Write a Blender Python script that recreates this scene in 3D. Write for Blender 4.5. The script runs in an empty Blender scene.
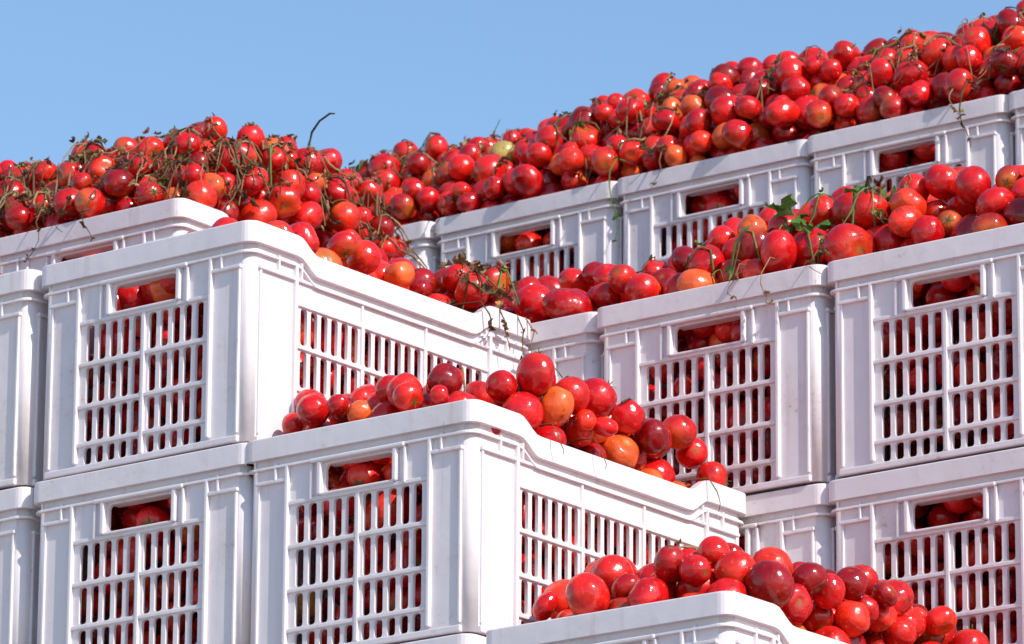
import bpy, bmesh, math, random
import numpy as np
from mathutils import Matrix, Vector
rng=np.random.default_rng(21); random.seed(11)
W,H,L=0.3736,0.298,0.6
O2=-0.2693; Y3=1.6642; Q=-1.4028
GROUND=-12*H
scene=bpy.context.scene
SA,SE=math.radians(-11),math.radians(38)

# ---------------------------------------------------------------- helpers
def link(ob,parent=None):
    scene.collection.objects.link(ob)
    if parent: ob.parent=parent
    return ob
def nodes(name):
    m=bpy.data.materials.new(name); m.use_nodes=True
    nt=m.node_tree; nt.nodes.clear()
    return m,nt,nt.nodes,nt.links
def N(nt,t,**k):
    n=nt.nodes.new(t)
    for a,b in k.items(): setattr(n,a,b)
    return n

# ---------------------------------------------------------------- materials
def mat_plastic():
    m,nt,ns,ls=nodes("white_hdpe_plastic")
    out=N(nt,'ShaderNodeOutputMaterial')
    p=N(nt,'ShaderNodeBsdfPrincipled')
    tc=N(nt,'ShaderNodeTexCoord'); oi=N(nt,'ShaderNodeObjectInfo')
    add=N(nt,'ShaderNodeVectorMath',operation='ADD')
    cm=N(nt,'ShaderNodeCombineXYZ')
    mul=N(nt,'ShaderNodeMath',operation='MULTIPLY'); mul.inputs[1].default_value=37.0
    ls.new(oi.outputs['Random'],mul.inputs[0])
    ls.new(mul.outputs[0],cm.inputs[0]);ls.new(mul.outputs[0],cm.inputs[2])
    ls.new(tc.outputs['Object'],add.inputs[0]); ls.new(cm.outputs[0],add.inputs[1])
    n1=N(nt,'ShaderNodeTexNoise'); n1.inputs['Scale'].default_value=9; n1.inputs['Detail'].default_value=8; n1.inputs['Roughness'].default_value=.7
    n2=N(nt,'ShaderNodeTexNoise'); n2.inputs['Scale'].default_value=120; n2.inputs['Detail'].default_value=4
    ls.new(add.outputs[0],n1.inputs['Vector']); ls.new(add.outputs[0],n2.inputs['Vector'])
    r1=N(nt,'ShaderNodeValToRGB'); r1.color_ramp.elements[0].position=.50; r1.color_ramp.elements[0].color=(0,0,0,1)
    r1.color_ramp.elements[1].position=.78; r1.color_ramp.elements[1].color=(1,1,1,1)
    ls.new(n1.outputs['Fac'],r1.inputs['Fac'])
    r2=N(nt,'ShaderNodeValToRGB'); r2.color_ramp.elements[0].position=.58; r2.color_ramp.elements[0].color=(0,0,0,1)
    r2.color_ramp.elements[1].position=.70; r2.color_ramp.elements[1].color=(1,1,1,1)
    ls.new(n2.outputs['Fac'],r2.inputs['Fac'])
    t=N(nt,'ShaderNodeMix',data_type='RGBA'); t.inputs['A'].default_value=(.85,.82,.865,1); t.inputs['B'].default_value=(.89,.85,.86,1)
    ls.new(oi.outputs['Random'],t.inputs['Factor'])
    d=N(nt,'ShaderNodeMix',data_type='RGBA'); d.inputs['B'].default_value=(.58,.50,.46,1)
    f1=N(nt,'ShaderNodeMath',operation='MULTIPLY'); f1.inputs[1].default_value=.38
    ls.new(r1.outputs[0],f1.inputs[0]); ls.new(f1.outputs[0],d.inputs['Factor']); ls.new(t.outputs['Result'],d.inputs['A'])
    ge=N(nt,'ShaderNodeNewGeometry'); sx=N(nt,'ShaderNodeSeparateXYZ'); ls.new(ge.outputs['Normal'],sx.inputs[0])
    mr=N(nt,'ShaderNodeMapRange'); mr.inputs['From Min'].default_value=.3; mr.inputs['From Max'].default_value=1; mr.inputs['To Max'].default_value=.6
    ls.new(sx.outputs['Z'],mr.inputs['Value'])
    mm=N(nt,'ShaderNodeMath',operation='MULTIPLY'); ls.new(mr.outputs[0],mm.inputs[0]); ls.new(n1.outputs['Fac'],mm.inputs[1])
    d1=N(nt,'ShaderNodeMix',data_type='RGBA'); d1.inputs['B'].default_value=(.42,.30,.2,1)
    ls.new(mm.outputs[0],d1.inputs['Factor']); ls.new(d.outputs['Result'],d1.inputs['A'])
    mpd=N(nt,'ShaderNodeMapping'); mpd.inputs['Scale'].default_value=(1,1,.06); ls.new(add.outputs[0],mpd.inputs[0])
    n6=N(nt,'ShaderNodeTexNoise'); n6.inputs['Scale'].default_value=70; n6.inputs['Detail'].default_value=3; ls.new(mpd.outputs[0],n6.inputs['Vector'])
    r6=N(nt,'ShaderNodeValToRGB'); r6.color_ramp.elements[0].position=.58; r6.color_ramp.elements[0].color=(0,0,0,1)
    r6.color_ramp.elements[1].position=.75; r6.color_ramp.elements[1].color=(.55,.55,.55,1); ls.new(n6.outputs['Fac'],r6.inputs['Fac'])
    f6=N(nt,'ShaderNodeMath',operation='MULTIPLY'); ls.new(r6.outputs[0],f6.inputs[0]); ls.new(n1.outputs['Fac'],f6.inputs[1])
    d6=N(nt,'ShaderNodeMix',data_type='RGBA'); d6.inputs['B'].default_value=(.60,.42,.38,1); ls.new(f6.outputs[0],d6.inputs['Factor']); ls.new(d1.outputs['Result'],d6.inputs['A'])
    d2=N(nt,'ShaderNodeMix',data_type='RGBA'); d2.inputs['B'].default_value=(.45,.26,.20,1)
    f2=N(nt,'ShaderNodeMath',operation='MULTIPLY'); ls.new(r2.outputs[0],f2.inputs[0]); ls.new(r1.outputs[0],f2.inputs[1])
    f3=N(nt,'ShaderNodeMath',operation='MULTIPLY'); f3.inputs[1].default_value=.9; ls.new(f2.outputs[0],f3.inputs[0])
    ls.new(f3.outputs[0],d2.inputs['Factor']); ls.new(d6.outputs['Result'],d2.inputs['A'])
    ls.new(d2.outputs['Result'],p.inputs['Base Color'])
    rr=N(nt,'ShaderNodeMapRange'); rr.inputs['To Min'].default_value=.34; rr.inputs['To Max'].default_value=.6
    ls.new(n1.outputs['Fac'],rr.inputs['Value']); ls.new(rr.outputs[0],p.inputs['Roughness'])
    n3=N(nt,'ShaderNodeTexNoise'); n3.inputs['Scale'].default_value=22; n3.inputs['Detail'].default_value=3
    ls.new(add.outputs[0],n3.inputs['Vector'])
    b=N(nt,'ShaderNodeBump'); b.inputs['Strength'].default_value=.35; b.inputs['Distance'].default_value=.004
    ls.new(n3.outputs['Fac'],b.inputs['Height']); ls.new(b.outputs[0],p.inputs['Normal'])
    tr=N(nt,'ShaderNodeBsdfTranslucent'); tr.inputs['Color'].default_value=(.95,.74,.80,1)
    mx=N(nt,'ShaderNodeMixShader'); mx.inputs[0].default_value=.16
    ls.new(p.outputs[0],mx.inputs[1]); ls.new(tr.outputs[0],mx.inputs[2]); ls.new(mx.outputs[0],out.inputs[0])
    return m
def mat_tomato():
    m,nt,ns,ls=nodes("tomato_skin")
    out=N(nt,'ShaderNodeOutputMaterial'); p=N(nt,'ShaderNodeBsdfPrincipled')
    at=N(nt,'ShaderNodeAttribute',attribute_name='Col')
    tc=N(nt,'ShaderNodeTexCoord')
    n1=N(nt,'ShaderNodeTexNoise'); n1.inputs['Scale'].default_value=45; n1.inputs['Detail'].default_value=5
    ls.new(tc.outputs['Object'],n1.inputs['Vector'])
    hs=N(nt,'ShaderNodeHueSaturation')
    mr=N(nt,'ShaderNodeMapRange'); mr.inputs['From Min'].default_value=.3; mr.inputs['From Max'].default_value=.7; mr.inputs['To Min'].default_value=.66; mr.inputs['To Max'].default_value=1.28
    ls.new(n1.outputs['Fac'],mr.inputs['Value']); ls.new(mr.outputs[0],hs.inputs['Value']); ls.new(at.outputs['Color'],hs.inputs['Color'])
    n2=N(nt,'ShaderNodeTexNoise'); n2.inputs['Scale'].default_value=150; n2.inputs['Detail'].default_value=6
    ls.new(tc.outputs['Object'],n2.inputs['Vector'])
    rp=N(nt,'ShaderNodeValToRGB'); rp.color_ramp.elements[0].position=.60; rp.color_ramp.elements[0].color=(0,0,0,1)
    rp.color_ramp.elements[1].position=.76; rp.color_ramp.elements[1].color=(.35,.35,.35,1)
    ls.new(n2.outputs['Fac'],rp.inputs['Fac'])
    mx=N(nt,'ShaderNodeMix',data_type='RGBA'); mx.inputs['B'].default_value=(.45,.2,.10,1)
    ls.new(rp.outputs[0],mx.inputs['Factor']); ls.new(hs.outputs[0],mx.inputs['A'])
    n4=N(nt,'ShaderNodeTexNoise'); n4.inputs['Scale'].default_value=60; n4.inputs['Detail'].default_value=3; n4.inputs['Distortion'].default_value=.6
    mp=N(nt,'ShaderNodeMapping'); mp.inputs['Location'].default_value=(3,7,1); ls.new(tc.outputs['Object'],mp.inputs[0]); ls.new(mp.outputs[0],n4.inputs['Vector'])
    r4=N(nt,'ShaderNodeValToRGB'); r4.color_ramp.elements[0].position=.64; r4.color_ramp.elements[0].color=(0,0,0,1)
    r4.color_ramp.elements[1].position=.72; r4.color_ramp.elements[1].color=(.65,.65,.65,1)
    ls.new(n4.outputs['Fac'],r4.inputs['Fac'])
    mx2=N(nt,'ShaderNodeMix',data_type='RGBA'); mx2.inputs['B'].default_value=(.10,.02,.008,1)
    ls.new(r4.outputs[0],mx2.inputs['Factor']); ls.new(mx.outputs['Result'],mx2.inputs['A'])
    ls.new(mx2.outputs['Result'],p.inputs['Base Color'])
    r=N(nt,'ShaderNodeMapRange'); r.inputs['From Min'].default_value=.35; r.inputs['From Max'].default_value=.65; r.inputs['To Min'].default_value=.13; r.inputs['To Max'].default_value=.30
    ls.new(n1.outputs['Fac'],r.inputs['Value']); ls.new(r.outputs[0],p.inputs['Roughness'])
    p.inputs['Specular IOR Level'].default_value=.6
    n5=N(nt,'ShaderNodeTexNoise'); n5.inputs['Scale'].default_value=60; n5.inputs['Detail'].default_value=3; ls.new(tc.outputs['Object'],n5.inputs['Vector'])
    b=N(nt,'ShaderNodeBump'); b.inputs['Strength'].default_value=.5; b.inputs['Distance'].default_value=.004
    ls.new(n5.outputs['Fac'],b.inputs['Height']); ls.new(b.outputs[0],p.inputs['Normal'])
    ls.new(p.outputs[0],out.inputs[0])
    return m
def mat_vine():
    m,nt,ns,ls=nodes("dried_vine")
    out=N(nt,'ShaderNodeOutputMaterial'); p=N(nt,'ShaderNodeBsdfPrincipled')
    at=N(nt,'ShaderNodeAttribute',attribute_name='Col')
    tc=N(nt,'ShaderNodeTexCoord'); n1=N(nt,'ShaderNodeTexNoise'); n1.inputs['Scale'].default_value=160; n1.inputs['Detail'].default_value=4
    ls.new(tc.outputs['Object'],n1.inputs['Vector'])
    hs=N(nt,'ShaderNodeHueSaturation'); mr=N(nt,'ShaderNodeMapRange'); mr.inputs['To Min'].default_value=.4; mr.inputs['To Max'].default_value=1.6
    ls.new(n1.outputs['Fac'],mr.inputs['Value']); ls.new(mr.outputs[0],hs.inputs['Value']); ls.new(at.outputs['Color'],hs.inputs['Color'])
    ls.new(hs.outputs[0],p.inputs['Base Color']); p.inputs['Roughness'].default_value=.75
    tr=N(nt,'ShaderNodeBsdfTranslucent'); ls.new(hs.outputs[0],tr.inputs['Color'])
    mx=N(nt,'ShaderNodeMixShader'); mx.inputs[0].default_value=.2
    ls.new(p.outputs[0],mx.inputs[1]); ls.new(tr.outputs[0],mx.inputs[2]); ls.new(mx.outputs[0],out.inputs[0])
    return m
def mat_ground():
    m,nt,ns,ls=nodes("dry_earth")
    out=N(nt,'ShaderNodeOutputMaterial'); p=N(nt,'ShaderNodeBsdfPrincipled')
    tc=N(nt,'ShaderNodeTexCoord'); n1=N(nt,'ShaderNodeTexNoise'); n1.inputs['Scale'].default_value=1.5; n1.inputs['Detail'].default_value=10
    ls.new(tc.outputs['Object'],n1.inputs['Vector'])
    r=N(nt,'ShaderNodeValToRGB'); r.color_ramp.elements[0].color=(.24,.20,.18,1); r.color_ramp.elements[1].color=(.37,.31,.28,1)
    ls.new(n1.outputs['Fac'],r.inputs['Fac']); ls.new(r.outputs[0],p.inputs['Base Color']); p.inputs['Roughness'].default_value=.95
    b=N(nt,'ShaderNodeBump'); b.inputs['Distance'].default_value=.03; ls.new(n1.outputs['Fac'],b.inputs['Height']); ls.new(b.outputs[0],p.inputs['Normal'])
    ls.new(p.outputs[0],out.inputs[0]); return m
M_PL,M_TO,M_VI,M_GR=mat_plastic(),mat_tomato(),mat_vine(),mat_ground()

# ---------------------------------------------------------------- crate mesh
RC=0.014           # corner radius
IN=0.004           # body inset from nominal footprint
DIP=0.020
def box(bm,x0,x1,y0,y1,z0,z1,bev=.0011):
    r=bmesh.ops.create_cube(bm,size=1)
    vs=r['verts']
    for v in vs:
        v.co.x=x0+(v.co.x+.5)*(x1-x0); v.co.y=y0+(v.co.y+.5)*(y1-y0); v.co.z=z0+(v.co.z+.5)*(z1-z0)
    es=list({e for v in vs for e in v.link_edges})
    bmesh.ops.bevel(bm,geom=es,offset=bev,segments=2,affect='EDGES',profile=.5)
def rrect(x0,y0,x1,y1,r,n=3):
    pts=[]
    for cx,cy,a0 in ((x1-r,y1-r,0),(x0+r,y1-r,90),(x0+r,y0+r,180),(x1-r,y0+r,270)):
        for i in range(n+1):
            a=math.radians(a0+90*i/n); pts.append((cx+r*math.cos(a),cy+r*math.sin(a)))
    return pts
def panel_mesh(outline,holes,thick):
    cu=bpy.data.curves.new("t",'CURVE'); cu.dimensions='2D'; cu.fill_mode='BOTH'; cu.extrude=thick/2
    for pl in [outline]+holes:
        sp=cu.splines.new('POLY'); sp.points.add(len(pl)-1)
        for i,(a,b) in enumerate(pl): sp.points[i].co=(a,b,0,1)
        sp.use_cyclic_u=True
    ob=bpy.data.objects.new("t",cu); scene.collection.objects.link(ob)
    bpy.context.view_layer.update()
    me=bpy.data.meshes.new_from_object(ob.evaluated_get(bpy.context.evaluated_depsgraph_get()))
    bpy.data.objects.remove(ob); bpy.data.curves.remove(cu)
    return me
def dipf(s,half):
    e0,e1=half*.70,half*.56
    a=abs(s)
    if a>=e0: return 0
    if a<=e1: return DIP
    t=(e0-a)/(e0-e1); return DIP*t*t*(3-2*t)
ROWS=[(.320,.485),(.512,.677),(.704,.850),(.877,.955)]
def add_face(bm,length,side,xf):
    half=length/2; n=20
    top=H-.006
    out=[(-half+RC,.004),(half-RC,.004)]
    if side:
        for i in range(41):
            s=(half-RC)*(1-2*i/40); out.append((s,top-dipf(s,half)))
    else: out+=[(half-RC,top),(-half+RC,top)]
    holes=[]
    ph=length*.31 if not side else length*.345
    secs=2 if not side else 3
    per=5 if not side else 6
    bar=.007
    sw=(2*ph-(secs+1)*bar)/secs
    pitch=sw/per
    bars=[]
    for k in range(secs):
        s0=-ph+bar+k*(sw+bar)
        if k>0: bars.append(s0-bar/2)
        for j in range(per):
            c=s0+(j+.5)*pitch
            for (a,b) in ROWS:
                z1=H*(1-a); z0=H*(1-b)
                holes.append(rrect(c-pitch*.325,z0,c+pitch*.325,z1,.004,2))
    if not side:
        hw=.054; holes.append(rrect(-hw,H*.715,hw,H*.838,.007,3))
    me=panel_mesh(out,holes,.005)
    b2=bmesh.new(); b2.from_mesh(me); bpy.data.meshes.remove(me)
    for v in b2.verts:
        v.co=Vector(xf(v.co.x,v.co.z-.0025,v.co.y))
    me=bpy.data.meshes.new("t"); b2.to_mesh(me); b2.free(); bm.from_mesh(me); bpy.data.meshes.remove(me)
    def fb(s0,s1,d0,d1,z0,z1,bev=.0011):
        p=xf(s0,d0,z0); q=xf(s1,d1,z1)
        box(bm,min(p[0],q[0]),max(p[0],q[0]),min(p[1],q[1]),max(p[1],q[1]),z0,z1,bev)
    for sg in (-1,1):
        fb(sg*(ph+.003)-.0028,sg*(ph+.003)+.0028,-.001,.0058,.016,H-.040,.0014)
        fb(sg*(half-RC-.004)-.0018,sg*(half-RC-.004)+.0018,-.001,.0032,.016,H*.795,.0008)
    for s in bars: fb(s-.003,s+.003,-.001,.0040,.013,H*(1-ROWS[0][0]+.012))
    zz=[H*(1-ROWS[0][0]+.014)]+[H*(1-(ROWS[i][1]+ROWS[i+1][0])/2) for i in range(3)]
    for i,z in enumerate(zz):
        fb(-ph,ph,-.0008,.0034,z-.0028,z+.0028)
    fb(-half+RC,half-RC,-.001,.0052,.0035,.0125,.0016)
    zr=H*.80
    if side:
        fb(-half+RC,-ph,-.0009,.0052,zr-.0025,zr+.0025)
        fb(ph,half-RC,-.0009,.0052,zr-.0025,zr+.0025)
        fb(-ph,ph,-.0009,.0045,H*.80-.0022,H*.80+.0022)
        for k in (-1,1):
            fb(k*ph/3-.002,k*ph/3+.002,-.0012,.0038,H*.70,H*.80)
    else:
        hw=.054
        fb(-half+RC,-ph,-.0009,.0052,zr-.0025,zr+.0025)
        fb(ph,half-RC,-.0009,.0052,zr-.0025,zr+.0025)
        fb(-hw-.022,hw+.022,-.0007,.0080,H*.848,H*.848+.006,.002)
        for sg in (-1,1):
            fb(sg*(hw+.0065)-.0035,sg*(hw+.0065)+.0035,-.0006,.0072,H*.705,H*.850,.0018)
            fb(sg*(hw+.021)-.002,sg*(hw+.021)+.002,-.0005,.0052,H*.69,H*.847,.001)
        fb(-hw-.004,hw+.004,-.0060,.0060,H*.700,H*.714,.0015)
        fb(-hw,hw,-.020,-.0048,H*.839,H*.845,.0015)
def make_crate():
    bm=bmesh.new()
    bw,bl=W-2*IN-.006,L-2*IN-.006
    hx,hy=bw/2,bl/2
    add_face(bm,bw,False,lambda s,d,z:(s,-hy-d,z))
    add_face(bm,bw,False,lambda s,d,z:(-s,hy+d,z))
    add_face(bm,bl,True,lambda s,d,z:(hx+d,s,z))
    add_face(bm,bl,True,lambda s,d,z:(-hx-d,-s,z))
    for sx in (-1,1):
        for sy in (-1,1):
            cx,cy=sx*(hx-RC),sy*(hy-RC)
            n=6
            cols=[]
            for i in range(n+1):
                a=math.pi/2*i/n
                c,s=math.cos(a)*sx,math.sin(a)*sy
                col=[]
                for r,z in ((RC,.004),(RC,H-.006),(RC-.005,H-.006),(RC-.005,.004)):
                    col.append(bm.verts.new((cx+c*r,cy+s*r,z)))
                cols.append(col)
            for i in range(n):
                for k in range(4):
                    f=bm.faces.new((cols[i][k],cols[i+1][k],cols[i+1][(k+1)%4],cols[i][(k+1)%4])); f.smooth=(k in (0,2))
    def ring(off_o,off_i,zb,zt,dip=True,rad=RC+.004,bev=.002):
        X,Y=hx+off_o,hy+off_o
        def corner(cx,cy,a0,r):
            return [(cx+r*math.cos(math.radians(a0+15*i)),cy+r*math.sin(math.radians(a0+15*i)),math.cos(math.radians(a0+15*i)),math.sin(math.radians(a0+15*i))) for i in range(7)]
        P=[]
        P+=[(X,y,1,0) for y in np.linspace(-(Y-rad),Y-rad,61)[1:-1]]
        P+=corner(X-rad,Y-rad,0,rad)
        P+=corner(-X+rad,Y-rad,90,rad)
        P+=[(-X,y,-1,0) for y in np.linspace(Y-rad,-(Y-rad),61)[1:-1]]
        P+=corner(-X+rad,-Y+rad,180,rad)
        P+=corner(X-rad,-Y+rad,270,rad)
        th=off_o-off_i
        prof=[(0,zb),(0,zt-bev),(bev*.3,zt-bev*.3),(bev,zt),(th-bev,zt),(th,zt-bev),(th,zb)]
        loops=[]
        for (x,y,nx,ny) in P:
            dz=dipf(y,hy) if (dip and abs(nx)>.99) else 0
            loops.append([bm.verts.new((x-nx*d,y-ny*d,z-dz)) for d,z in prof])
        m=len(loops)
        for i in range(m):
            a,b=loops[i],loops[(i+1)%m]
            for k in range(len(prof)):
                k2=(k+1)%len(prof)
                f=bm.faces.new((a[k],b[k],b[k2],a[k2])); f.smooth=False
    ring(.0078,-.0065,H-.029,H-.0005)
    ring(.0056,-.0010,H-.0425,H-.0385)
    box(bm,-hx+.006,hx-.006,-hy+.006,hy-.006,.006,.010)
    for sx in (-1,1):
        for s in (.34,.42):
            for sy in (-1,1):
                y=sy*bl*s*.98
                box(bm,min(sx*(hx-.001),sx*(hx+.0054)),max(sx*(hx-.001),sx*(hx+.0054)),y-.0016,y+.0016,H*.80,H-.036,.0006)
    for sy in (-1,1):
        for sx in (-1,1):
            x=sx*bw*.37
            box(bm,x-.0016,x+.0016,min(sy*(hy-.001),sy*(hy+.0054)),max(sy*(hy-.001),sy*(hy+.0054)),H*.80,H-.036,.0006)
    bmesh.ops.recalc_face_normals(bm,faces=bm.faces)
    me=bpy.data.meshes.new("plastic_crate"); bm.to_mesh(me); bm.free()
    me.materials.append(M_PL)
    return me
CR=make_crate()

# ---------------------------------------------------------------- random packing of tomatoes
CELL=0.48
RM=.0252
NP=int(CELL**3*.61/(4/3*math.pi*RM**3*1.12))
P=rng.random((NP,3))*CELL
R=np.clip(rng.normal(RM,.0043,NP),.0165,.035)
for it in range(14):
    d=P[:,None,:]-P[None,:,:]; d-=CELL*np.round(d/CELL)
    D=np.sqrt((d**2).sum(-1)); I,J=np.where(np.triu(D<(R[:,None]+R[None,:])*1.25,1))
    for k in range(14):
        dv=P[I]-P[J]; dv-=CELL*np.round(dv/CELL); dd=np.sqrt((dv**2).sum(1))+1e-9
        ov=np.maximum((R[I]+R[J])*.985-dd,0)
        mv=dv/dd[:,None]*(ov*.32)[:,None]
        np.add.at(P,I,mv); np.add.at(P,J,-mv)
P%=CELL
def pack(lo,hi,sc=1.0,rg=None):
    rg=rg or rng
    lo=np.array(lo);hi=np.array(hi); CE=CELL*sc
    off=rg.random(3)*CELL; perm=rg.permutation(3); sg=rg.choice([-1,1],3)
    B=((P[:,perm]*sg+off)%CELL)*sc
    out=[];rad=[]
    i0=np.floor(lo/CE).astype(int); i1=np.ceil(hi/CE).astype(int)
    for a in range(i0[0],i1[0]):
        for b in range(i0[1],i1[1]):
            for c in range(i0[2],i1[2]):
                q=B+np.array([a,b,c])*CE
                k=((q>=lo)&(q<=hi)).all(1); out.append(q[k]);rad.append(R[k]*sc)
    return np.concatenate(out),np.concatenate(rad)

# ---------------------------------------------------------------- tomato templates
def template(nu,nv,e,lob,dim,pl):
    V=[];
    V.append((0,0,e-dim))
    for i in range(1,nv):
        ph=math.pi*i/nv
        for j in range(nu):
            th=2*math.pi*j/nu
            l=1+lob*math.cos(pl*th)*math.sin(ph)*(.4+.6*math.cos(ph/2)**2)
            r=math.sin(ph)*l
            z=e*math.cos(ph)-dim*math.exp(-(ph/.42)**2)+.03*math.exp(-((math.pi-ph)/.3)**2)
            V.append((r*math.cos(th),r*math.sin(th),z))
    V.append((0,0,-e+.03))
    F=[]
    for j in range(nu): F.append((0,1+j,1+(j+1)%nu))
    for i in range(nv-2):
        for j in range(nu):
            a=1+i*nu+j;b=1+i*nu+(j+1)%nu;F.append((a,a+nu,b+nu,b))
    last=1+(nv-1)*nu; base=1+(nv-2)*nu
    for j in range(nu): F.append((base+j,last,base+(j+1)%nu))
    V=np.array(V)
    phs=np.arccos(np.clip(V[:,2]/np.linalg.norm(V,axis=1),-1,1)); phs[0]=0
    return V,F,phs
def tset(nu,nv):
    return [template(nu,nv,*a) for a in ((.93,.025,.18,5),(.82,.07,.22,5),(.98,.015,.14,3),(1.2,.015,.1,4),(.86,.055,.2,6),(1.08,.02,.13,5))]
T_HI=tset(24,14); T_LO=tset(12,8)
PAL=np.array([(.62,.007,.008),(.50,.004,.006),(.70,.013,.008),(.30,.003,.005),(.76,.028,.010),(.64,.010,.010),(.78,.11,.02),(.72,.38,.10),(.42,.34,.09)])
PP=np.array([.26,.21,.17,.12,.10,.08,.048,.008,.004])
def rotm(n):
    q=rng.normal(size=(n,4)); q/=np.linalg.norm(q,axis=1)[:,None]
    w,x,y,z=q.T
    return np.stack([1-2*(y*y+z*z),2*(x*y-z*w),2*(x*z+y*w),2*(x*y+z*w),1-2*(x*x+z*z),2*(y*z-x*w),2*(x*z-y*w),2*(y*z+x*w),1-2*(x*x+y*y)],1).reshape(n,3,3)
def raw_mesh(name,V,loops,starts,totals,mats,C,midx=None,smooth=True):
    me=bpy.data.meshes.new(name)
    me.vertices.add(len(V)); me.vertices.foreach_set('co',np.ascontiguousarray(V,dtype=np.float32).ravel())
    me.loops.add(len(loops)); me.loops.foreach_set('vertex_index',loops.astype(np.int32))
    me.polygons.add(len(starts)); me.polygons.foreach_set('loop_start',starts.astype(np.int32))
    try: me.polygons.foreach_set('loop_total',totals.astype(np.int32))
    except Exception: pass
    if midx is not None: me.polygons.foreach_set('material_index',midx.astype(np.int32))
    me.polygons.foreach_set('use_smooth',np.full(len(starts),smooth))
    for m in mats: me.materials.append(m)
    ca=me.color_attributes.new('Col','FLOAT_COLOR','POINT')
    c4=np.ones((len(V),4),np.float32); c4[:,:3]=C; ca.data.foreach_set('color',c4.ravel())
    me.update(calc_edges=True); me.validate()
    return me
def tomatoes_mesh(name,pos,rad,T,calyx=.32):
    Vs=[];Cs=[];Ls=[];To=[];Mi=[]; vo=0
    n=len(pos); kind=rng.choice(len(T),n,p=[.25,.16,.16,.17,.14,.12]); RT=rotm(n)
    SQ=np.clip(rng.normal(1,.065,(n,3)),.84,1.15); RT=RT*SQ[:,None,:]
    ci=rng.choice(len(PAL),n,p=PP/PP.sum()); base=PAL[ci]*rng.uniform(.8,1.14,(n,1))
    cv=[(0,0,.02)];cf=[]
    for k in range(5):
        a=2*math.pi*k/5
        for (r,da,z) in ((.16,-.35,.05),(.16,.35,.05),(.62,.06,.16)):
            cv.append((r*math.cos(a+da),r*math.sin(a+da),z))
        b=1+3*k; cf.append((0,b,b+2,b+1))
    b=len(cv)
    for z,rr in ((0,.045),(.32,.035)):
        for a in (0,2.1,4.2): cv.append((rr*math.cos(a),rr*math.sin(a),z))
    for k in range(3): cf.append((b+k,b+(k+1)%3,b+3+(k+1)%3,b+3+k))
    cv=np.array(cv)
    for k,(V,F,ph) in enumerate(T):
        idx=np.where(kind==k)[0]
        if not len(idx): continue
        m=len(idx); nv=len(V)
        A=np.einsum('nij,vj->nvi',RT[idx],V)*rad[idx][:,None,None]*1.0+pos[idx][:,None,:]
        amt=(rng.random((m,1))**2.6)*np.exp(-(ph/.85)**2)[None,:]
        col=base[idx][:,None,:]*(1-amt[...,None])+np.array([.74,.18,.03])*amt[...,None]
        sc=np.exp(-(ph/.16)**2)[None,:,None]
        col=col*(1-sc)+np.array([.16,.15,.04])*sc
        Vs.append(A.reshape(-1,3));Cs.append(col.reshape(-1,3))
        fl=np.concatenate([np.array(f) for f in F]); ft=np.array([len(f) for f in F])
        Ls.append((fl[None,:]+vo+np.arange(m)[:,None]*nv).ravel()); To.append(np.tile(ft,m)); Mi.append(np.zeros(m*len(F)))
        vo+=m*nv
        if calyx>0:
            sub=idx[rng.random(m)<calyx]; m2=len(sub)
            if m2:
                e=V[0][2]
                c=cv*np.array([.85,.85,1])+np.array([0,0,e-.02])
                A=np.einsum('nij,vj->nvi',RT[sub],c)*rad[sub][:,None,None]+pos[sub][:,None,:]
                g=rng.random((m2,1,1)); cc=np.array([.07,.17,.025])*g+np.array([.17,.12,.04])*(1-g)
                Vs.append(A.reshape(-1,3)); Cs.append(np.broadcast_to(cc,(m2,len(cv),3)).reshape(-1,3))
                fl=np.concatenate([np.array(f) for f in cf]); ft=np.array([len(f) for f in cf])
                Ls.append((fl[None,:]+vo+np.arange(m2)[:,None]*len(cv)).ravel()); To.append(np.tile(ft,m2)); Mi.append(np.ones(m2*len(cf)))
                vo+=m2*len(cv)
    To=np.concatenate(To); St=np.concatenate([[0],np.cumsum(To)[:-1]])
    return raw_mesh(name,np.concatenate(Vs),np.concatenate(Ls),St,To,[M_TO,M_VI],np.concatenate(Cs),np.concatenate(Mi))

FILL=[]
for v in range(5):
    ix,iy=W/2-.013,L/2-.013
    p,r=pack((-ix,-iy,.01),(ix,iy,H-.004),.92)
    k=(abs(p[:,0])<ix-r)&(abs(p[:,1])<iy-r)&(p[:,2]>.012+r)&(p[:,2]<H-.004-r*.95)
    k&=(abs(p[:,0])>ix-.085)|(abs(p[:,1])>iy-.10)
    FILL.append(tomatoes_mesh("tomatoes_in_crate",p[k],r[k],T_LO,.1))

def crate(x0,y0,top,dx=0,dy=0,rz=None):
    ob=bpy.data.objects.new("plastic_crate",CR)
    ob.location=(x0+W/2+dx+random.uniform(-.002,.002),y0+L/2+dy+random.uniform(-.005,.005),top-H)
    ob.rotation_euler=(0,0,random.uniform(-.008,.008) if rz is None else rz)
    link(ob)
    f=bpy.data.objects.new("tomatoes",random.choice(FILL)); f.rotation_euler=(0,0,random.choice([0,math.pi])); link(f,ob)
def stack(x0,y0,topn,dx=0,dy=0,bottom=-12):
    n=topn
    while n>bottom:
        crate(x0,y0,n*H,dx,dy); n-=1
stack(-W,0,0,dx=-.013)
stack(-2*W,0,1,dx=.000); stack(-3*W,0,1,dx=-.008); stack(-4*W,0,1)
stack(0,0,-1,dx=.003); stack(W,0,-2,dx=.006)
for k in (-2,-1,0,1,2): stack(O2+k*W,L,1,dx=-.003)
for k in (-3,-4,-5): stack(O2+k*W,L,2,dx=-.002)
for k in range(-2,6): stack(Q+k*W,Y3,3)

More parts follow.
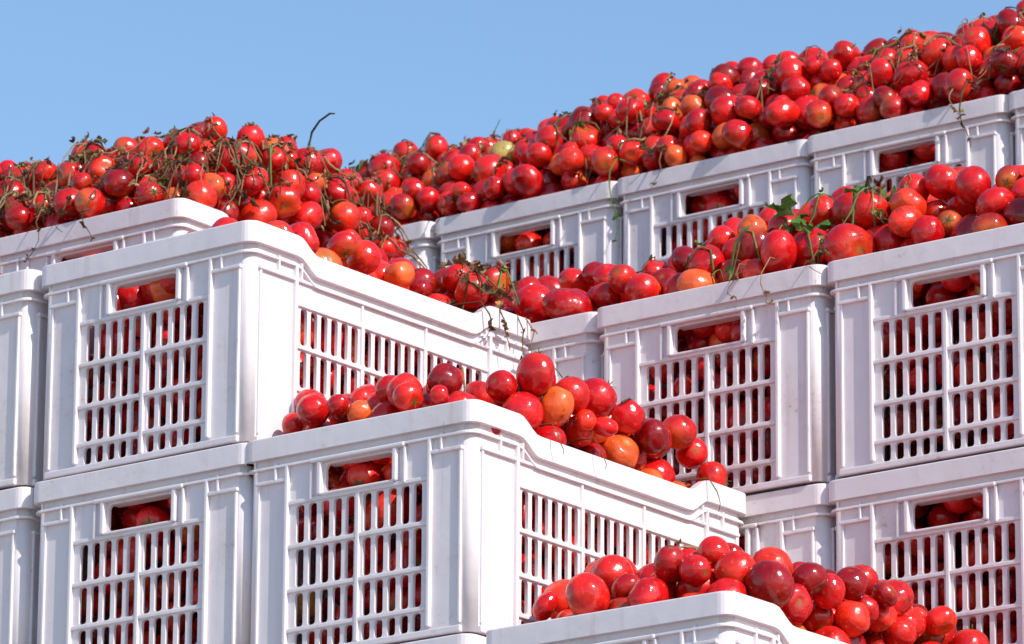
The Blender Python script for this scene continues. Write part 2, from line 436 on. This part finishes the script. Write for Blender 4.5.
# ---------------------------------------------------------------- heaps
def smooth_noise(x,y,s,seed):
    r=np.random.default_rng(seed); z=0
    for i in range(7):
        a=r.uniform(0,6.28); f=r.uniform(.6,1.6)*s; z=z+np.sin((x*math.cos(a)+y*math.sin(a))*f+r.uniform(0,6.28))
    return z/4
class Heap:
    def __init__(s,x0,x1,y0,y1,z,xs,hs,Rf,Rr,Rb,hb=.02,yr=0,Rl=None,seed=1,amp=.012,sc=1.0):
        s.b=(x0,x1,y0,y1);s.z=z;s.xs=xs;s.hs=hs;s.Rf,s.Rr,s.Rb,s.hb,s.yr,s.Rl,s.seed,s.amp=Rf,Rr,Rb,hb,yr,Rl,seed,amp;s.sc=sc
    def h(s,x,y):
        x0,x1,y0,y1=s.b
        h0=np.interp(x,s.xs,s.hs)+s.yr*(y-(y0+y1)/2)
        def q(d,R):
            if R is None: return 1.0
            t=np.clip(d/R,0,1); return 1-(1-t)**2
        p=q(y-y0,s.Rf)*q(x1-x,s.Rr)*q(y1-y,s.Rb)*q(x-x0,s.Rl)
        return s.z+s.hb+(h0-s.hb)*p+s.amp*smooth_noise(x,y,22,s.seed)*np.sqrt(p+.05)
    def build(s,cells,crest=.35):
        x0,x1,y0,y1=s.b
        p,r=pack((x0,y0,s.z-.06),(x1,y1,s.z+max(s.hs)+.08),s.sc)
        hh=s.h(p[:,0],p[:,1])
        k=(p[:,2]<hh-crest*r)&(p[:,2]>hh-.15)
        inside=np.zeros(len(p),bool)
        for (a,b,c,d) in cells:
            m=.017+r
            inside|=(p[:,0]>a+m)&(p[:,0]<b-m)&(p[:,1]>c+m)&(p[:,1]<d-m)
        over=(p[:,2]>s.z+.72*r)&(p[:,0]>x0+.6*r)&(p[:,0]<x1-.2*r)&(p[:,1]>y0+.4*r)&(p[:,1]<y1-.3*r)
        k&=inside|over
        s.p=p[k]; s.r=r[k]
        me=tomatoes_mesh("tomato_heap",p[k],r[k],T_HI)
        link(bpy.data.objects.new("tomato_heap",me))
    def surf(s,x,y,default=None):
        d2=((s.p[:,0]-x)**2+(s.p[:,1]-y)**2); k=d2<(s.r*.98)**2
        if not k.any(): return float(s.h(np.array(x),np.array(y)))-.025
        return float((s.p[k,2]+.95*np.sqrt(s.r[k]**2-d2[k])).max())
HE={}
HE['A']=Heap(-W,0,0,L,0,[-W,-.25,-.12,0],[.085,.088,.080,.085],.16,.045,.05,hb=.022,seed=3,sc=.86,yr=.0,amp=.005)
HE['B']=Heap(-2*W,-W,0,L,H,[-2*W,-W],[.05,.06],.5,.04,None,hb=.0,yr=.06,seed=4,amp=.008,sc=.92)
HE['B2']=Heap(-4*W,-2*W,0,L,H,[-4*W,-2*W],[.03,.03],.3,None,None,hb=0,seed=5,amp=.008)
HE['N']=Heap(0,W,0,L,-H,[0,.2,W],[.095,.105,.105],.2,.07,.05,hb=.018,seed=6,sc=.92,amp=.007)
HE['N2']=Heap(W,2*W,0,L,-2*H,[W,2*W],[.08,.08],.14,.12,.2,seed=7)
HE['D']=Heap(O2-2*W,O2+3*W,L,2*L,H,[-.9,-.62,-.5,-.33,-.21,-.1,.02,.15,.6],[.12,.13,.155,.125,.15,.19,.175,.165,.165],.26,.15,.2,hb=.02,seed=8,sc=.97)
HE['K']=Heap(O2-5*W,O2-2*W,L,2*L,2*H,[-1.7,-1.6,-1.42,-1.29,-1.2,-1.0],[.235,.23,.195,.21,.20,.18],.24,.10,.08,hb=.03,yr=.1,seed=9,sc=.84)
HE['G']=Heap(Q-2*W,Q+6*W,Y3,Y3+L,3*H,[-1.9,-1.52,-1.27,-1.09,-.9,-.53,0],[.20,.215,.20,.24,.24,.215,.225],.26,.15,.2,hb=.035,seed=10,sc=.87)
HE['A'].build([(-W,0,0,L)]); HE['B'].build([(-2*W,-W,0,L)]); HE['B2'].build([(-4*W,-3*W,0,L),(-3*W,-2*W,0,L)])
HE['N'].build([(0,W,0,L)]); HE['N2'].build([(W,2*W,0,L)])
HE['D'].build([(O2+k*W,O2+(k+1)*W,L,2*L) for k in range(-2,3)])
HE['K'].build([(O2+k*W,O2+(k+1)*W,L,2*L) for k in range(-5,-2)])
HE['G'].build([(Q+k*W,Q+(k+1)*W,Y3,Y3+L) for k in range(-2,6)])

# ---------------------------------------------------------------- dried vines
class VineMesh:
    def __init__(s): s.V=[];s.F=[];s.C=[]
    def tube(s,pts,r0,r1,col,n=5):
        pts=[Vector(p) for p in pts]; b=len(s.V)
        for i,p in enumerate(pts):
            t=(pts[min(i+1,len(pts)-1)]-pts[max(i-1,0)]).normalized()
            u=t.cross(Vector((.3,.2,1))).normalized(); v=t.cross(u)
            r=r0+(r1-r0)*i/(len(pts)-1); r*=random.uniform(.8,1.25)
            for k in range(n):
                a=2*math.pi*k/n; s.V.append(tuple(p+u*math.cos(a)*r+v*math.sin(a)*r)); s.C.append(col)
        for i in range(len(pts)-1):
            for k in range(n):
                s.F.append((b+i*n+k,b+i*n+(k+1)%n,b+(i+1)*n+(k+1)%n,b+(i+1)*n+k))
    def leaf(s,p,size,col,wide=None):
        p=Vector(p); M=Matrix.Rotation(random.uniform(0,6.28),3,Vector((random.gauss(0,1),random.gauss(0,1),random.gauss(0,1))).normalized())
        b=len(s.V); n=6; cu=random.uniform(-3.5,3.5)
        wd=wide or random.uniform(.12,.36)
        for i in range(n):
            t=i/(n-1); w=wd*math.sin(math.pi*(t*.86+.07))*random.uniform(.4,1.3)
            for k in (-1,0,1):
                q=Vector(((t-.5),w*k+.1*math.sin(t*5+cu),cu*.12*(t-.5)**2*4+.25*abs(k)*random.uniform(.0,1.4)))
                a=cu*.6*(t-.5); q=Matrix.Rotation(a,3,'X')@q
                s.V.append(tuple(p+M@(q*size))); s.C.append(tuple(c*random.uniform(.7,1.3) for c in col))
        for i in range(n-1):
            for k in range(2):
                a=b+i*3+k; s.F.append((a,a+1,a+4,a+3))
    def build(s,name="dried_tomato_vines"):
        lp=np.array([i for f in s.F for i in f]); tt=np.full(len(s.F),4); st=np.arange(len(s.F))*4
        me=raw_mesh(name,np.array(s.V),lp,st,tt,[M_VI],np.array(s.C))
        return link(bpy.data.objects.new(name,me))
BROWN=[(.16,.085,.035),(.26,.16,.07),(.10,.05,.025),(.34,.24,.12),(.16,.11,.05)]
GREEN=[(.07,.18,.03),(.12,.24,.05),(.18,.22,.05)]
def strand(vm,hp,x,y,length,col,r=.0014,lift=.004,leafp=.3,leafs=.022):
    a=random.uniform(0,6.28); pts=[]; n=max(4,int(length/.010)); z=None
    for i in range(n):
        hz=hp.surf(x,y)+lift+random.uniform(-.001,.004)
        z=hz if z is None else max(hz,z*.5+hz*.5) if hz>z-.02 else z*.6+hz*.4
        pts.append((x,y,z))
        a+=random.gauss(0,.45); x+=math.cos(a)*.010; y+=math.sin(a)*.010
        if not(hp.b[0]+.005<x<hp.b[1]-.002 and hp.b[2]+.005<y<hp.b[3]): break
    if len(pts)<3: return
    vm.tube(pts,r,r*.5,col)
    for p in pts:
        if random.random()<leafp:
            vm.leaf((p[0]+random.gauss(0,.005),p[1]+random.gauss(0,.005),p[2]+random.uniform(-.002,.004)),random.uniform(.5,1.3)*leafs,col if random.random()<.7 else random.choice(BROWN))
def clump(vm,hp,cx,cy,sx,sy,n,green=.12,leafp=.3,leafs=.017,lift=.001):
    for i in range(n):
        col=random.choice(GREEN) if random.random()<green else random.choice(BROWN)
        strand(vm,hp,min(random.gauss(cx,sx),hp.b[1]-.01),max(random.gauss(cy,sy),hp.b[2]+.01),random.uniform(.04,.17),col,random.uniform(.0008,.0021),lift,leafp,leafs)
def hang(vm,p0,drop,col,r=.0013,out=(0,-1),leafs=4,sway=.012):
    x,y,z=p0; pts=[(x-out[0]*.05,y-out[1]*.05,z+.015),(x,y,z+.012)]
    n=max(5,int(drop/.012)); a=random.uniform(0,6)
    for i in range(1,n+1):
        t=i/n
        pts.append((x+out[0]*.014+sway*math.sin(a+t*5)*t*(1 if out[0]==0 else .3),y+out[1]*.014+sway*.3*math.sin(a+t*4),z-drop*t))
    vm.tube(pts,r,r*.4,col)
    for k in range(leafs):
        p=random.choice(pts); vm.leaf(p,random.uniform(.010,.020),col)
vm=VineMesh(); K=HE['K']
for (cx,cy,sx,sy,n) in ((-1.10,.74,.03,.06,44),(-1.07,.98,.025,.10,36),(-1.31,.68,.04,.03,26),(-1.42,.68,.04,.04,30),(-1.55,.70,.06,.05,16),(-1.04,.92,.02,.13,30),(-1.2,.72,.06,.05,16)):
    clump(vm,K,cx,cy,sx,sy,n,.10,.30,.017)
def arc(vm,base,pts,r,col):
    vm.tube([tuple(np.array(base)+np.array(p)) for p in pts],r,r*.6,col)
kz=K.surf(-1.12,1.0)-.01
arc(vm,(-1.12,1.0,kz),[(0,0,-.03),(.004,0,.02),(0,.01,.045),(.006,.01,.065),(.02,.01,.08),(.04,.01,.088),(.05,.01,.086)],.0022,(.05,.03,.02))
for i in range(5): vm.leaf((-1.12+random.gauss(0,.006),1.0+random.gauss(0,.01),kz+random.uniform(0,.03)),.02,random.choice(BROWN))
for (x,d) in ((-1.29,.07),(-1.19,.06),(-1.24,.04),(-1.40,.05)): hang(vm,(x,L,2*H+.02),d,random.choice(BROWN),.0012)
vm.build()
vm=VineMesh(); G=HE['G']
for (cx,cy,sx,sy,n) in ((-1.66,1.78,.06,.05,44),(-1.5,1.78,.05,.05,26),(-1.2,1.80,.06,.05,16),(-1.02,1.75,.03,.05,24),(-.75,1.77,.12,.05,20),(-.35,1.79,.12,.06,26),(-.5,1.75,.05,.03,10),(.05,1.85,.1,.1,4),(-.8,1.9,.1,.02,6)):
    clump(vm,G,cx,cy,sx,sy,n,.12,.22,.017)
for (x,d,c) in ((-1.02,.13,GREEN[0]),(-.93,.06,BROWN[4]),(-.35,.10,BROWN[2]),(-.37,.05,BROWN[3]),(-1.37,.05,BROWN[0])): hang(vm,(x,Y3,3*H+.02),d,c,.0014)
gz=G.surf(-1.5,1.95)-.01
arc(vm,(-1.5,1.95,gz),[(0,0,-.02),(.003,0,.02),(.01,0,.04),(.022,0,.06)],.001,(.12,.09,.05))
gz=G.surf(-.5,1.93)-.01
arc(vm,(-.5,1.93,gz),[(0,0,-.02),(.003,0,.015),(-.002,0,.03),(.004,0,.045)],.0016,(.05,.03,.02))
vm.build()
vm=VineMesh(); Dh=HE['D']
clump(vm,Dh,.0,.70,.03,.03,8,.9,.3,.024); clump(vm,Dh,.10,.7,.03,.03,6,.8,.3,.024); clump(vm,Dh,-.1,.78,.12,.06,8,.5,.15); clump(vm,Dh,-.66,.66,.04,.02,12,.1,.4)
for (x,y) in ((-.02,.68),(.015,.69),(.09,.72),(.11,.74),(.06,.70)):
    z=Dh.surf(x,y)+.006
    for k in range(2): vm.leaf((x+random.gauss(0,.01),y,z+random.uniform(0,.008)),random.uniform(.028,.045),random.choice(GREEN),.34)
for (x,d,c) in ((.02,.07,BROWN[3]),(-.03,.04,BROWN[1]),(.1,.03,BROWN[4])): hang(vm,(x,L,H+.01),d,c,.001,leafs=2)
vm.build()
vm=VineMesh(); Bh=HE['B']
clump(vm,Bh,-W-.03,.52,.015,.04,16,.25,.45,.02)
for y,d in ((.52,.05),(.56,.08),(.48,.04),(.58,.05)): hang(vm,(-W,y,H-.012),d,random.choice(BROWN[:3]),.0014,(1,0),4)
vm.build()
vm=VineMesh(); Ah=HE['A']
clump(vm,Ah,-.05,.3,.03,.12,5,.3,.15,.014)
for y,d in ((.5,.04),(.16,.03),(.25,.03)): hang(vm,(-.010,y,-.012),d,random.choice(BROWN[:4]),.001,(1,0),0)
vm.build()
vm=VineMesh(); clump(vm,HE['N'],.2,.2,.06,.1,4,.3,.15,.014); vm.build()

# ---------------------------------------------------------------- ground, sky, sun
bm=bmesh.new(); bmesh.ops.create_grid(bm,x_segments=8,y_segments=8,size=600)
me=bpy.data.meshes.new("ground"); bm.to_mesh(me); bm.free(); me.materials.append(M_GR)
g=bpy.data.objects.new("ground",me); g.location=(0,0,GROUND); link(g)
w=bpy.data.worlds.new("World"); scene.world=w; w.use_nodes=True
nt=w.node_tree; bg=nt.nodes['Background']; sky=nt.nodes.new('ShaderNodeTexSky'); sky.sky_type='NISHITA'
sky.sun_disc=False; sky.sun_elevation=SE; sky.sun_rotation=math.pi/2-SA
sky.air_density=1.1; sky.dust_density=.5; sky.ozone_density=2.0
hs=nt.nodes.new('ShaderNodeHueSaturation'); hs.inputs['Saturation'].default_value=1.1; hs.inputs['Value'].default_value=1.18
nt.links.new(sky.outputs[0],hs.inputs['Color']); nt.links.new(hs.outputs[0],bg.inputs['Color']); bg.inputs['Strength'].default_value=.15
sd=bpy.data.lights.new("sun",'SUN'); sd.energy=5; sd.angle=math.radians(.5); sd.color=(1,.91,.82)
so=bpy.data.objects.new("sun",sd); S=Vector((math.cos(SA)*math.cos(SE),math.sin(SA)*math.cos(SE),math.sin(SE)))
so.rotation_euler=S.to_track_quat('Z','Y').to_euler(); so.location=S*20; link(so)

# ---------------------------------------------------------------- camera
a,b,r=.655,.2796,.0071
fw=Vector((-math.sin(a)*math.cos(b),math.cos(a)*math.cos(b),math.sin(b))); rt=Vector((math.cos(a),math.sin(a),0)); up=rt.cross(fw)
r2=rt*math.cos(r)+up*math.sin(r); u2=-rt*math.sin(r)+up*math.cos(r)
M=Matrix((r2,u2,-fw)).transposed().to_4x4(); M.translation=Vector((4.2596,-5.4825,-1.8986))
cd=bpy.data.cameras.new("camera"); cd.sensor_width=36; cd.lens=5806.6/1024*36; cd.clip_end=2000
cd.dof.use_dof=True; cd.dof.focus_distance=7.3; cd.dof.aperture_fstop=22
co=bpy.data.objects.new("camera",cd); co.matrix_world=M; link(co); scene.camera=co
scene.view_settings.view_transform='Standard'; scene.view_settings.look='None'; scene.view_settings.exposure=0
